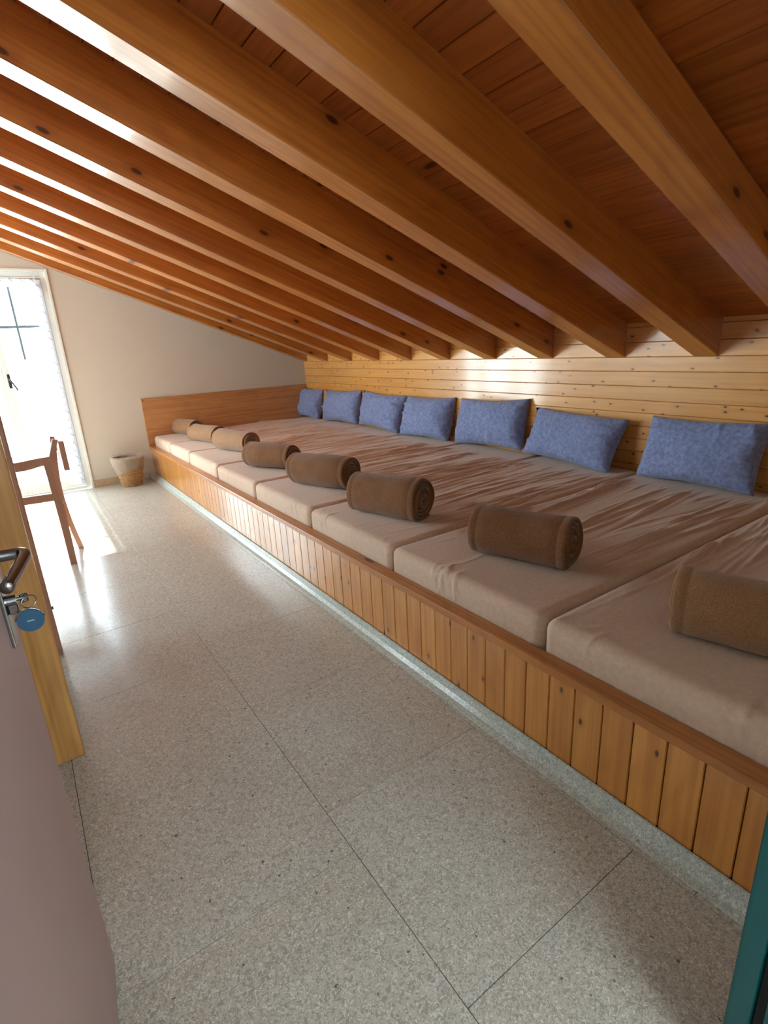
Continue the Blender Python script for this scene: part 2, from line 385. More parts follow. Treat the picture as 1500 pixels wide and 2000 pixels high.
# hallway behind the camera
HW0, HW1, HWZ0, HWZ1 = -0.30, 1.10, 0.90, 2.10     # unseen window added behind the camera as neutral fill light
wall('wall_hall', [[(-1.5, -0.1), (HW0, -0.1), (HW0, 2.5), (-1.5, 2.5)], [(HW1, -0.1), (2.0, -0.1), (2.0, 2.5), (HW1, 2.5)], [(HW0, -0.1), (HW1, -0.1), (HW1, HWZ0), (HW0, HWZ0)], [(HW0, HWZ1), (HW1, HWZ1), (HW1, 2.5), (HW0, 2.5)]], -2.0, -1.9, 'hall', 'plain white hallway wall with an added window behind the doorway')
hwin = empty('fill_window_1', ((HW0+HW1)/2, -1.95, HWZ0), kind='structure', label='white framed fill light window added in the hallway behind the doorway', cat='window')
def hpart(name, lo, hi, mat):
    o = box_obj(name, lo, hi, mat); o.parent = hwin; o.location -= Vector(hwin.location)
hpart('frame', (HW0, -1.98, HWZ0), (HW0+0.05, -1.92, HWZ1), 'white_paint'); hpart('frame', (HW1-0.05, -1.98, HWZ0), (HW1, -1.92, HWZ1), 'white_paint')
hpart('frame', (HW0+0.05, -1.98, HWZ0), (HW1-0.05, -1.92, HWZ0+0.05), 'white_paint'); hpart('frame', (HW0+0.05, -1.98, HWZ1-0.05), (HW1-0.05, -1.92, HWZ1), 'white_paint')
hpart('pane', (HW0+0.048, -1.952, HWZ0+0.048), (HW1-0.048, -1.948, HWZ1-0.048), 'glass')
wall('wall_hall_left', [[(-1.95, -0.1), (0.04, -0.1), (0.04, 2.5), (-1.95, 2.5)]], -1.50, -1.40, 'hall', 'plain white hallway end wall beside the open door', 'X')
wall('wall_hall_right', [[(-1.95, -0.1), (0.04, -0.1), (0.04, 2.5), (-1.95, 2.5)]], 1.90, 2.0, 'hall', 'plain white hallway end wall beyond the teal door frame', 'X')
box_obj('ceiling_hall', (-1.5, -1.95, 2.42), (2.0, 0.04, 2.5), 'hall', kind='structure', label='flat white hallway ceiling behind the doorway', cat='ceiling')

# knee wall with horizontal boards
wall_right = box_obj('wall_right', (XW+0.006, YF-0.1, -0.1), (XW+0.12, G+0.1, zc(XW)+0.05), 'joint', kind='structure',
                     label='low knee wall clad with glossy knotty pine boards', cat='wall')
def board_mesh(name, L, w, th, v, mat, axis):
    """V-jointed board: length L along axis ('X','Y','Z'), visible face towards -n; built in (len, width, thick)."""
    e = 0.0006 if axis == 'wall' else 0.0012
    prof = [(-w/2+e, 0), (-w/2+e, th-v), (-w/2+v, th), (w/2-v, th), (w/2-e, th-v), (w/2-e, 0)]
    bm = bmesh.new()
    A = [bm.verts.new((-L/2, p[0], p[1])) for p in prof]; B = [bm.verts.new((L/2, p[0], p[1])) for p in prof]
    n = len(prof); bm.faces.new(A); bm.faces.new(B[::-1])
    for i in range(n): bm.faces.new((A[i], B[i], B[(i+1) % n], A[(i+1) % n]))
    R = {'wall': Matrix(((0, 0, -1), (1, 0, 0), (0, 1, 0))),        # len->Y width->Z thick->-X
         'ceil': Matrix(((0, 1, 0), (1, 0, 0), (0, 0, -1))),        # len->Y width->X thick->-Z
         'front': Matrix(((0, 0, -1), (0, 1, 0), (1, 0, 0)))}[axis] # len->Z width->Y thick->-X
    for vv in bm.verts: vv.co = R @ vv.co
    return bm_mesh(name, bm, mat)
zl = [0.330, 0.414, 0.498, 0.580, 0.660, 0.740, 0.820, 0.896, 0.980, 1.067, 1.151, 1.236, 1.321, 1.400]
wl = wall_right.location
for a, b in zip(zl[:-1], zl[1:]):
    me = board_mesh('board', G-YF, b-a, 0.014, 0.0035, 'wall_board', 'wall')
    mesh_use('board', me, wall_right, loc=(XW+0.014-wl.x, (YF+G)/2-wl.y, (a+b)/2-wl.z))

# ceiling: sloping deck, boards and rafters
SLEN = (XW+0.12-(XL-0.1))/CS
ceiling = empty('ceiling', (XW, (YF+G)/2, Z_CEIL), kind='structure', label='sloping ceiling of stained pine boards over exposed rafters', cat='ceiling')
ceiling.rotation_euler = (0, SL, 0)     # local -X runs up the slope
bm = bmesh.new(); add_box(bm, (-SLEN/2+0.1, 0, 0.05), (SLEN, G+0.18-0.04, 0.06)); bm_obj('roof_deck', bm, 'deck', ceiling)
cb = board_mesh('ceiling_board', G-YF+0.02, 0.10, 0.016, 0.003, 'ceil_board', 'ceil')
s = 0.0185
while s < SLEN-0.1:
    mesh_use('ceiling_board', cb, ceiling, loc=(-s-0.0, 0, 0.018)); s += 0.10
RL = (XW-(XL))/CS
DEP = (Z_CEIL-Z_RAFT)*CS
def rafter(y0, y1, wane=0.0):
    w = y1-y0; L0 = 0.02
    bm = bmesh.new()
    b = 0.004
    prof = [(-w/2+b, -DEP), (w/2-b, -DEP), (w/2, -DEP+b), (w/2, 0.004), (-w/2+wane*0.7, 0.004), (-w/2, -wane if wane else 0.004-0.001), (-w/2, -DEP+b)]
    zoff = -DEP*math.tan(SL)       # plumb cut at the knee wall
    def pt(p, end):
        x = -p[1]*math.tan(SL) if end == 0 else -RL
        return (x, p[0], p[1])
    A = [bm.verts.new(pt(p, 0)) for p in prof]; B = [bm.verts.new(pt(p, 1)) for p in prof]
    n = len(prof); bm.faces.new(A); bm.faces.new(B[::-1])
    for i in range(n): bm.faces.new((A[i], B[i], B[(i+1) % n], A[(i+1) % n]))
    bm_obj('rafter', bm, 'rafter', ceiling, loc=(0, (y0+y1)/2-(YF+G)/2, 0))
for k in range(-1, 10):
    y0 = 1.417 + 0.5372*k
    rafter(y0, min(y0+0.128, G-0.001), wane=0.045 if k == -1 else 0.0)
rafter(1.417-2*0.5372, 1.417-2*0.5372+0.128)

# ---- skirtings
bm = bmesh.new()
prof = [(XB-0.030, 0.0), (XB-0.027, 0.002), (XB-0.006, 0.008), (XB+0.006, 0.022), (XB+0.010, 0.052), (XB+0.016, 0.053), (XB+0.018, 0.0)]
add_prism(bm, prof, YF+0.001, G-0.001)
bm_obj('baseboard_right', bm, 'lino_cove', kind='structure', label='pale grey coved linoleum skirting along the platform foot', cat='baseboard')
box_obj('baseboard_back', (DX1+0.012, G-0.012, 0.0), (XB-0.035, G, 0.075), 'lino_brown', bev=0.002, kind='structure',
        label='brown speckled skirting below the cream gable wall', cat='baseboard')

# ---- glazed gable door
door1 = empty('door_1', ((DX0+DX1)/2, G, 0), kind='structure', label='tall white glazed balcony door in the gable wall', cat='door')
dl = door1.location
def dpart(name, lo, hi, mat, bev=0.003, parent=None):
    o = box_obj(name, lo, hi, mat, None, bev); o.parent = parent or door1
    base = Vector((dl.x, dl.y, 0)) if parent is None else Vector((dl.x, dl.y, 0))+parent.location
    o.location = o.location - base; return o
FY0, FY1 = G+0.02, G+0.09
dpart('frame_jamb', (DX1-0.055, FY0, 0), (DX1, FY1, DZ), 'white_paint')
dpart('frame_jamb', (DX0, FY0, 0), (DX0+0.055, FY1, DZ), 'white_paint')
dpart('frame_head', (DX0+0.055, FY0, DZ-0.055), (DX1-0.055, FY1, DZ), 'white_paint')
dpart('threshold', (DX0+0.055, FY0, 0), (DX1-0.055, FY1, 0.03), 'white_paint')
for lo, hi in (((DX1-0.012, G-0.014, 0), (DX1+0.012, G+0.021, DZ+0.012)), ((DX0-0.012, G-0.014, 0), (DX0+0.012, G+0.021, DZ+0.012)), ((DX0+0.012, G-0.014, DZ-0.012), (DX1-0.012, G+0.021, DZ+0.012))):
    dpart('casing', lo, hi, 'white_paint')
def leaf(x0, x1, handle_left):
    LY0, LY1 = G+0.012, G+0.068; st = 0.046
    z0, z1 = 0.032, DZ-0.057
    dpart('leaf_stile', (x0, LY0, z0), (x0+st, LY1, z1), 'white_paint', 0.005)
    dpart('leaf_stile', (x1-st, LY0, z0), (x1, LY1, z1), 'white_paint', 0.005)
    dpart('leaf_rail', (x0+st, LY0, z1-0.06), (x1-st, LY1, z1), 'white_paint', 0.005)
    dpart('leaf_rail', (x0+st, LY0, z0), (x1-st, LY1, z0+0.085), 'white_paint', 0.005)
    dpart('pane', (x0+st-0.004, G+0.038, z0+0.08), (x1-st+0.004, G+0.042, z1-0.056), 'glass', 0)
MX = -0.012                         # where the narrow leaf meets the wide ones
leaf(MX, DX1-0.057, True); leaf(-0.775, MX-0.003, False); leaf(DX0+0.057, -0.778, False)
xg0, xg1 = MX+0.046, DX1-0.057-0.046
dpart('glazing_bar', (xg0, G+0.028, 1.630), (xg1, G+0.0375, 1.654), 'grey_blue', 0.002)  # white bar coloured dark, as shaded against the bright sky
dpart('glazing_bar', (0.180, G+0.030, 1.34), (0.200, G+0.0375, 2.03), 'grey_blue', 0.002)  # same shade colour; cut short where glare would swallow the bar
bm = bmesh.new(); add_box(bm, (0.022, G+0.005, 1.15), (0.026, 0.014, 0.13), 0.004, 2)
add_tube(bm, [(0.022, G+0.0, 1.17), (0.022, G-0.035, 1.17), (0.026, G-0.045, 1.165), (0.06, G-0.047, 1.09), (0.07, G-0.047, 1.06)], 0.008, 8)
o = bm_obj('window_handle', bm, 'dark_steel', door1, smooth=True); o.location = (-dl.x, -dl.y, 0)
for z in (0.10, 2.0):
    bm = bmesh.new(); add_tube(bm, [(DX1-0.062, G+0.006, z-0.04), (DX1-0.062, G+0.006, z+0.04)], 0.008, 10)
    o = bm_obj('hinge', bm, 'white_metal', door1, smooth=True); o.location = (-dl.x, -dl.y, 0)

# outside: balcony slab and ground
box_obj('balcony_floor', (-3.0, G+0.182, -0.14), (3.5, G+2.0, -0.02), 'concrete', kind='structure', label='pale sunlit balcony slab outside the glazed door', cat='floor')

# ---- doorway frame (teal) and open mauve door
trim = empty('trim_1', (OX1, YF, 0), kind='structure', label='teal steel door frame with black seal grooves at the doorway', cat='door frame')
def jamb_profile(mirror):
    # (x,y) staircase profile on the reveal, room edge first
    return [(0.0, 0.0), (-0.018, 0.0), (-0.018, -0.004), (-0.016, -0.030), (0.002, -0.032), (0.002, -0.046), (-0.014, -0.048), (-0.013, -0.072), (0.004, -0.074), (0.004, -0.090), (-0.010, -0.092), (-0.010, -0.16), (0.06, -0.16), (0.06, 0.006), (0.0, 0.006)]
for (x, sx, nm) in ((OX1, 1, 'jamb'), (OX0, -1, 'jamb')):
    bm = bmesh.new(); add_prism(bm, [(x+sx*a, YF+b) for a, b in jamb_profile(0)], 0, OZ, 'Z')
    o = bm_obj(nm, bm, 'teal', trim); o.location = -trim.location
    for (yy0, yy1) in ((-0.046, -0.032), (-0.090, -0.074)):
        o = box_obj('seal', (min(x-sx*0.002, x+sx*0.0018), YF+yy0+0.001, 0.001), (max(x-sx*0.002, x+sx*0.0018), YF+yy1-0.001, OZ-0.01), 'seal'); o.parent = trim; o.location -= trim.location
o = box_obj('head', (OX0-0.04, YF-0.16, OZ), (OX1+0.06, YF+0.006, OZ+0.06), 'teal', bev=0.003); o.parent = trim; o.location -= trim.location

DANG = math.radians(5.6)                       # swing of the leaf away from the room axis
free = Vector((-0.076, 1.080, 0)); ddir = Vector((math.sin(DANG), math.cos(DANG), 0)); DLEN = 0.865
hinge = free - ddir*DLEN
door2 = empty('door_2', hinge, kind='structure', label='open mauve painted room door with a steel lever handle', cat='door')
door2.rotation_euler = (0, 0, -DANG)           # local Y along the leaf, local +X towards the room axis
TH = 0.042
bm = bmesh.new(); add_box(bm, (-TH/2, DLEN/2, 0.008+1.96/2), (TH, DLEN, 1.96), 0.003, 2); bm_obj('door_leaf', bm, 'mauve', door2)
HY, HZ = DLEN-0.075, 1.005
bm = bmesh.new(); add_box(bm, (0.003, HY, HZ-0.0475), (0.006, 0.034, 0.205), 0.002, 2); bm_obj('backplate', bm, 'chrome', door2)
bm = bmesh.new()
path = smooth_path([(0.004, HY, HZ+0.005), (0.032, HY, HZ+0.005), (0.045, HY-0.004, HZ+0.005), (0.049, HY-0.018, HZ+0.003), (0.042, HY-0.06, HZ-0.003), (0.031, HY-0.115, HZ-0.010)], 30)
path = [p for p in path]
add_tube(bm, path, 0.0095, 14)
bm_obj('lever_handle', bm, 'chrome', door2, smooth=True)
bm = bmesh.new(); add_tube(bm, [(0.006, HY, HZ-0.072), (0.021, HY, HZ-0.072)], 0.0088, 16); add_box(bm, (0.0135, HY, HZ-0.085), (0.015, 0.0095, 0.022), 0.002)
bm_obj('lock_cylinder', bm, 'chrome', door2)
for z in (0.25, 1.75):
    bm = bmesh.new(); add_tube(bm, [(0.002, -0.004, z-0.05), (0.002, -0.004, z+0.05)], 0.009, 10); bm_obj('hinge', bm, 'chrome', door2, smooth=True)
# latch plate on the leaf's free edge
bm = bmesh.new(); add_box(bm, (-TH/2, DLEN+0.0006, HZ-0.05), (0.022, 0.0012, 0.19), 0.0004); bm_obj('latch_plate', bm, 'chrome', door2)

# ================================================================== THINGS
# ---- sleeping platform
plat = empty('sleeping_platform', (XB+0.02, (YF+G)/2, 0), label='long low pine sleeping platform fronted with vertical boards along the knee wall', cat='platform')
pb = plat.location
bd = board_mesh('front_board', 0.288, 0.0901, 0.014, 0.0035, 'front_board', 'front')
y = 0.341
while y-0.09 > YF: y -= 0.0901
n_fb = 0
while y < G-0.003:
    a, b = max(y, YF+0.001), min(y+0.0901, G-0.001)
    if b-a > 0.0895: me = bd
    else: me = board_mesh('front_board', 0.288, b-a, 0.014, 0.0035, 'front_board', 'front')
    mesh_use('front_board', me, plat, loc=(0.014, (a+b)/2-pb.y, 0.05+0.144)); y += 0.0901
o = box_obj('top_rail', (XB+0.005, YF+0.001, 0.334), (XB+0.064, G-0.001, 0.362), 'rail', bev=0.003, seg=2); o.parent = plat; o.location -= pb
o = box_obj('deck', (XB+0.036, YF+0.001, 0.02), (XW-0.003, G-0.001, 0.330), 'seal'); o.parent = plat; o.location -= pb

# ---- plywood end panel
pan = empty('end_panel', (2.14, G-0.02, 0.363), label='smooth brown veneered board against the gable wall at the platform end', cat='panel')
bm = bmesh.new(); add_box(bm, (0, 0.0095, 0.256), (1.985, 0.018, 0.512), 0.002); bm_obj('board', bm, 'plywood', pan)
for sx in (-0.975,):
    bm = bmesh.new(); add_tube(bm, [(sx, -0.0015, 0.492), (sx, 0.002, 0.492)], 0.006, 12); bm_obj('screw_cap', bm, 'dark_steel', pan)

# ---- mattresses with fitted tan sheets
ORD = ['first', 'second', 'third', 'fourth', 'fifth', 'sixth', 'seventh', 'eighth']
MB = [6.318, 5.625, 4.945, 4.143, 3.351, 2.546, 1.775, 0.955, 0.215]     # seams along Y, from the gable panel towards the doorway
def mattress(i, y1, y0):
    rs = np.random.RandomState(100+i)
    L, Wd, r, hh = XW-0.006-(XB+0.068), (y1-y0)-0.003, 0.036, 0.135
    ext = math.pi*r/2 + (hh-r)
    na, nb = 210, 118
    # param lines: finer at the rounded edges
    def line(n, T):
        inner = np.linspace(0, T-2*r, n); e = np.linspace(-ext, 0, 13)[:-1]
        return np.concatenate([e, inner, (T-2*r)-e[::-1]])
    A = line(na, L); B = line(nb, Wd)
    a, b = np.meshgrid(A, B, indexing='ij')
    # wrinkles
    D = np.zeros_like(a)
    nw = 95
    for k in range(nw):
        xc = rs.beta(2.6, 2.0)*L*1.0; yc = rs.rand()*Wd
        if rs.rand() < 0.35: yc = (0.02+0.16*rs.rand()) if rs.rand() < 0.55 else Wd-0.02-0.14*rs.rand()
        ang = rs.normal(0.0, 0.07) + 0.20*(yc/Wd-0.5)*(1 if rs.rand() < 0.8 else -1)
        ln = rs.uniform(0.14, 0.50); wd = rs.uniform(0.0055, 0.0105); am = rs.uniform(0.003, 0.0095)*(1 if rs.rand() < 0.75 else -0.7)
        uu = (a-xc)*math.cos(ang)+(b-yc)*math.sin(ang); vv = -(a-xc)*math.sin(ang)+(b-yc)*math.cos(ang) + 0.05*rs.normal()*uu*uu
        D += am*np.exp(-(vv/wd)**2)*np.exp(-(np.abs(uu)/ln)**3)
    D *= 0.16 + 0.84/(1+np.exp(-(a-0.55)/0.06))
    D *= 0.10 + 0.90/(1+np.exp((a-(L-0.34))/0.03))
    for k in range(5 if i != 6 else 11):                       # folds over the front edge
        yc = rs.rand()*Wd if i != 6 else Wd*rs.uniform(0.42, 0.62); xc = rs.uniform(-0.07, 0.0); ang = rs.normal(0.1, 0.25)
        ln = rs.uniform(0.04, 0.09); wd = rs.uniform(0.004, 0.007); am = rs.uniform(0.0022, 0.0042)
        uu = (a-xc)*math.cos(ang)+(b-yc)*math.sin(ang); vv = -(a-xc)*math.sin(ang)+(b-yc)*math.cos(ang)
        D += am*np.exp(-(vv/wd)**2)*np.exp(-(np.abs(uu)/ln)**3)
    D += 0.0014*vnoise(a*3+i*7, b*5) + 0.0006*vnoise(a*9, b*14+i*3)
    qx = np.where(a < 0, a, np.where(a > L-2*r, a-(L-2*r), 0.0)); qy = np.where(b < 0, b, np.where(b > Wd-2*r, b-(Wd-2*r), 0.0))
    l = np.hypot(qx, qy); ls = np.maximum(l, 1e-9); lc = np.minimum(l, ext)
    arc = np.minimum(lc, math.pi*r/2)
    out = r*np.sin(arc/r); dn = r*(1-np.cos(arc/r)) + np.maximum(lc-math.pi*r/2, 0)
    nx_, ny_ = qx/ls, qy/ls
    sn, cn = np.sin(arc/r), np.cos(arc/r)
    side = np.clip(1-np.abs(qy)/0.02, 0, 1)                    # keep the shared long sides smooth so neighbours do not clip
    D = D*np.where(np.abs(qy) > 0, side, 1.0)
    D = np.where(sn > 0.5, np.clip(D, -0.003, 0.0042), D)
    # edges of the top taper flat towards the seams
    X = XB+0.068 + r + np.clip(a, 0, L-2*r) + nx_*(out + D*sn)
    Y = y0+0.0015 + r + np.clip(b, 0, Wd-2*r) + ny_*(out + np.minimum(D, 0)*sn)
    Z = ZM - dn + D*cn - 0.0045
    V = np.stack([X, Y, Z], -1).reshape(-1, 3)
    c = np.array([XB+0.068+L/2, (y0+y1)/2, 0.331])
    lab = 'tan sheeted mattress, %s from the brown veneered end panel' % ORD[i]
    if i == 0: lab = 'tan sheeted mattress right beside the brown veneered end panel'
    if i == 7: lab = 'tan sheeted mattress nearest the doorway, eighth from the veneered end panel'
    me_obj('mattress', V-c, grid_faces(*a.shape), 'sheet', smooth=True, loc=c, label=lab, cat='mattress', group='mattresses along the sleeping platform')
for i in range(8): mattress(i, MB[i], MB[i+1])

# ---- pillows
def pillow(k, y0, y1, xb, ht, tilt, mess, seed, roll=0.0, yaw=0.0):
    rs = np.random.RandomState(seed)
    n, m = 56, 40
    U, V_ = np.meshgrid(np.linspace(-1, 1, n), np.linspace(-1, 1, m), indexing='ij')
    aw, ah, th = (y1-y0)/2, ht/2, 0.105
    verts = []; faces = []
    for sgn in (1, -1):
        ww = aw*U*(1-0.075*np.cos(V_*math.pi/2)*np.abs(U)**3)
        hh = ah*V_*(1-0.10*np.cos(U*math.pi/2)*np.abs(V_)**3)
        body = ((1-np.abs(U)**3.6)*(1-np.abs(V_)**2.8))
        T = th*np.clip(body, 0, 1)**0.48
        edge = np.clip(body, 0, 1)
        wr = np.zeros_like(U)
        for q in range(mess):
            side = rs.randint(4); t0 = rs.uniform(-0.9, 0.9); ln = rs.uniform(0.25, 0.75); wd = rs.uniform(0.03, 0.07); am = rs.uniform(0.006, 0.016)*rs.choice([1, 1, -1]); sk = rs.uniform(-0.5, 0.5)
            d = {0: 1-U, 1: 1+U, 2: 1-V_, 3: 1+V_}[side]; tt = (V_ if side < 2 else U)
            wr += am*np.exp(-((tt-t0-sk*d)/wd)**2)*np.exp(-(d/ln)**2)*np.clip(d*7, 0, 1)
        wr += 0.011*vnoise(U*2.0+seed, V_*1.8, sgn) + 0.0025*vnoise(U*6+seed, V_*5, sgn*2)
        T = sgn*(T + wr*np.clip(edge*5, 0, 1))
        off = len(verts)
        verts += list(np.stack([T, ww, hh], -1).reshape(-1, 3))
        fs = grid_faces(n, m, off)
        faces += fs if sgn == 1 else [f[::-1] for f in fs]
    V = np.array(verts)
    # local: x = thickness (front = -x), y = width, z = height
    ct, st = math.cos(tilt), math.sin(tilt)
    cr, sr = math.cos(roll), math.sin(roll)
    yy = V[:, 1]*cr - V[:, 2]*sr; zz = V[:, 1]*sr + V[:, 2]*cr
    X = V[:, 0]*ct + zz*st; Z = -V[:, 0]*st + zz*ct
    cyw, syw = math.cos(yaw), math.sin(yaw)
    X, yy = X*cyw - yy*syw, X*syw + yy*cyw
    X = X - X.min() + xb; Z = Z - Z.min() + ZM + 0.004 - 0.012
    Z = np.where(Z < ZM+0.004, ZM+0.004+0.1*(Z-ZM-0.004)*0, Z)
    lim = XW-0.006
    X = np.minimum(X, lim - 0.004*np.exp(-np.clip((lim-X), 0, 1)*30))
    Y = np.clip(yy, -10, 10) + (y0+y1)/2
    if k == 0: Y = np.minimum(Y, G-0.026)
    V = np.stack([X, Y, Z], -1)
    c = np.array([xb+0.08, (y0+y1)/2, ZM+0.004])
    lab = 'blue melange pillow leaning on the boarded wall, %s from the veneered end panel' % ORD[k]
    if k == 0: lab = 'blue melange pillow squeezed against the veneered end panel corner'
    o = me_obj('pillow', V-c, faces, 'pillow', smooth=True, loc=c, label=lab, cat='pillow', group='blue pillows along the boarded wall')
    bm = bmesh.new(); bm.from_mesh(o.data); bmesh.ops.remove_doubles(bm, verts=bm.verts, dist=0.0008); bm.to_mesh(o.data); bm.free()
PW = [(5.885, 6.45, 2.965, 0.375, 0.34, 14), (4.99, 5.80, 2.975, 0.375, 0.30, 20), (4.17, 4.97, 2.955, 0.375, 0.32, 26), (3.47, 4.13, 2.945, 0.385, 0.34, 26),
      (2.66, 3.41, 2.965, 0.385, 0.26, 26), (1.855, 2.635, 2.915, 0.355, 0.42, 14), (1.085, 1.735, 2.925, 0.375, 0.36, 22)]
ROLL_P = [0.03, -0.03, 0.035, -0.02, -0.045, 0.03, -0.02]
YAW_P = [0.0, -0.03, -0.06, 0.03, -0.03, -0.13, -0.05]      # slight turns away from the wall
for k, (y0, y1, xb, ht, tl, ms) in enumerate(PW): pillow(k, y0, y1, xb, ht, tl, ms, 20+k, ROLL_P[k], YAW_P[k])

# ---- rolled fleece blankets
def blanket(k, far, near, R, seed, mat):
    rs = np.random.RandomState(seed)
    far, near = np.array(far), np.array(near); ax = near-far; Ln = np.linalg.norm(ax); ang = math.atan2(ax[0], -ax[1])
    pitch, th, r0 = 0.0165, 0.0128, 0.013
    turns = (R-r0)/pitch; npt = int(turns*40)
    t = np.linspace(0, 1, npt); theta = t*turns*2*math.pi; theta_end = theta[-1]
    phase = -math.pi/2 + 0.5 - theta_end                       # outer flap ends tucked under the roll
    rr = r0 + pitch*theta/(2*math.pi)
    wob = 1 + 0.05*np.sin(2*(theta)+rs.rand()*6) + 0.03*np.sin(3*theta+rs.rand()*6)
    ysm = [0.0, 0.002, 0.006, 0.012, 0.030, 0.034, 0.038]; mid = list(np.linspace(0.07, Ln-0.07, 12))
    yy = np.array(ysm + mid + [Ln-v for v in ysm[::-1]])
    prof = np.array([0.0, 0.62, 0.9, 1.0, 1.0, 0.78, 1.0] + [1.0]*12 + [1.0, 0.78, 1.0, 1.0, 0.9, 0.62, 0.0])
    ny = len(yy)
    ang_t = theta + phase
    e0 = 0.008*vnoise(theta*0.55+seed, seed) + 0.004*np.sin(theta*0.5+seed); e1 = 0.008*vnoise(theta*0.55+seed+9, seed+2) + 0.004*np.sin(theta*0.5+2*seed)
    e0 = e0 - 0.012*(1-t)**2*rs.rand(); e1 = e1 + 0.010*(1-t)**2*rs.rand()
    rows = []
    for sgn in (1, -1):
        P = np.zeros((npt, ny, 3))
        for j in range(ny):
            s_ = yy[j]/Ln
            rad = rr*wob - th/2 + sgn*th/2*prof[j]
            bul = 1 + 0.035*math.sin(math.pi*s_*1.0+seed) + 0.02*math.sin(2*math.pi*s_+seed*1.7)
            rad = rad*bul + (0.0018*vnoise(theta*2, s_*8, seed) if sgn > 0 else 0)
            P[:, j, 0] = rad*np.cos(ang_t)*1.04
            P[:, j, 2] = rad*np.sin(ang_t)*0.98
            P[:, j, 1] = (yy[j] - Ln/2) + e0*(1-s_) + e1*s_
        rows.append(P.reshape(-1, 3))
    V = np.concatenate(rows); N = npt*ny
    F = grid_faces(npt, ny) + [f[::-1] for f in grid_faces(npt, ny, N)]
    for j in range(ny-1):                                       # close the two long edges of the strip
        F.append((j, j+1, N+j+1, N+j)); b = (npt-1)*ny
        F.append((b+j, N+b+j, N+b+j+1, b+j+1))
    # settle on the mattress: flatten the underside
    zmin = V[:, 2].min() + 0.012
    d = V[:, 2] - zmin
    V[:, 2] = np.where(d < 0.02, 0.02*np.exp((d-0.02)/0.02*1.0)*0.9+0.002, d) 
    V[:, 2] -= V[:, 2].min()
    ca, sa = math.cos(ang), math.sin(ang)                        # local -Y points to the near end
    X = V[:, 0]*ca - V[:, 1]*sa; Y = V[:, 0]*sa + V[:, 1]*ca
    V = np.stack([X, Y, V[:, 2]], -1)
    c = (*((far+near)/2), ZM-0.0015)
    labs = 'rolled brown fleece blanket on the %s mattress from the veneered end panel' % ORD[k]
    if k == 0: labs = 'rolled pale fleece blanket touching the veneered end panel'
    if k == 7: labs = 'rolled brown fleece blanket on the mattress nearest the doorway'
    o = me_obj('rolled_blanket', V, F, mat, smooth=True, loc=c, label=labs, cat='blanket', group='rolled fleece blankets on the mattresses')
    bm = bmesh.new(); bm.from_mesh(o.data); bmesh.ops.remove_doubles(bm, verts=bm.verts, dist=0.00005); bmesh.ops.recalc_face_normals(bm, faces=bm.faces); bm.to_mesh(o.data); bm.free()
BL = [((1.50, 6.305), (1.59, 5.93)), ((1.49, 5.62), (1.60, 5.20)), ((1.50, 4.84), (1.61, 4.37)), ((1.42, 3.90), (1.60, 3.52)),
      ((1.43, 3.145), (1.60, 2.72)), ((1.42, 2.36), (1.55, 1.96)), ((1.48, 1.51), (1.60, 1.14)), ((1.47, 0.69), (1.58, 0.30))]
RAD = [0.100, 0.101, 0.103, 0.104, 0.108, 0.108, 0.108, 0.106]
for k in range(8): blanket(k, BL[k][0], BL[k][1], RAD[k], 40+k, 'fleece_pale' if k < 3 or k == 7 else 'fleece')

# ---- waste basket with plastic liner
bk = empty('waste_basket', (0.877, 6.145, 0), label='small round wicker waste basket with a plastic liner beside the gable wall', cat='basket')
def brad(z): return 0.096 + 0.052*(z/0.30)
ns = 26
for k in range(ns):                                             # upright stakes
    a = 2*math.pi*k/ns; bm = bmesh.new()
    add_tube(bm, [(brad(z)*math.cos(a), brad(z)*math.sin(a), z) for z in (0.002, 0.1, 0.2, 0.295)], 0.0042, 6)
    bm_obj('stake', bm, 'wicker', bk, smooth=True)
for q in range(34):                                             # woven strands
    z = 0.006 + q*0.0086; bm = bmesh.new(); pts = []
    for k in range(ns*4+1):
        a = 2*math.pi*k/(ns*4); r = brad(z) + 0.0048*math.cos(a*ns/2 + math.pi*(q % 2)); pts.append((r*math.cos(a), r*math.sin(a), z))
    add_tube(bm, pts, 0.0044, 5); bm_obj('strand', bm, 'wicker', bk, smooth=True)
bm = bmesh.new(); add_tube(bm, [(brad(.3)*math.cos(2*math.pi*k/48), brad(.3)*math.sin(2*math.pi*k/48), 0.300) for k in range(49)], 0.008, 8); bm_obj('rim', bm, 'wicker', bk, smooth=True)
bm = bmesh.new(); add_tube(bm, [(0, 0, 0.002), (0, 0, 0.010)], 0.094, 30); bm_obj('base', bm, 'wicker', bk)
nU, nV = 72, 22; V = []
for i in range(nU):
    a = 2*math.pi*i/nU
    for j in range(nV):
        s_ = j/(nV-1)
        if s_ < 0.4: z = 0.03 + (0.315-0.03)*s_/0.4; r = brad(z)-0.011
        elif s_ < 0.5: q = (s_-0.4)/0.1; z = 0.315+0.012*math.sin(q*math.pi); r = brad(0.3)-0.011 + q*0.028
        else: q = (s_-0.5)/0.5; z = 0.315 - (0.15+0.022*math.sin(a*2+1))*q; r = brad(z)+0.014 + 0.006*math.sin(q*3.0) - 0.003*q
        wr = float(vnoise(a*5, s_*6, 3.0)*0.009 + vnoise(a*14, s_*10, 8.0)*0.005)
        if s_ < 0.42: wr = min(wr, 0.002)
        elif s_ > 0.5: wr = max(wr, -0.002)
        V.append(((r+wr)*math.cos(a), (r+wr)*math.sin(a), z+wr*0.4))
me_obj('plastic_liner', V, grid_faces(nU, nV, 0, True), 'liner', bk, smooth=True)

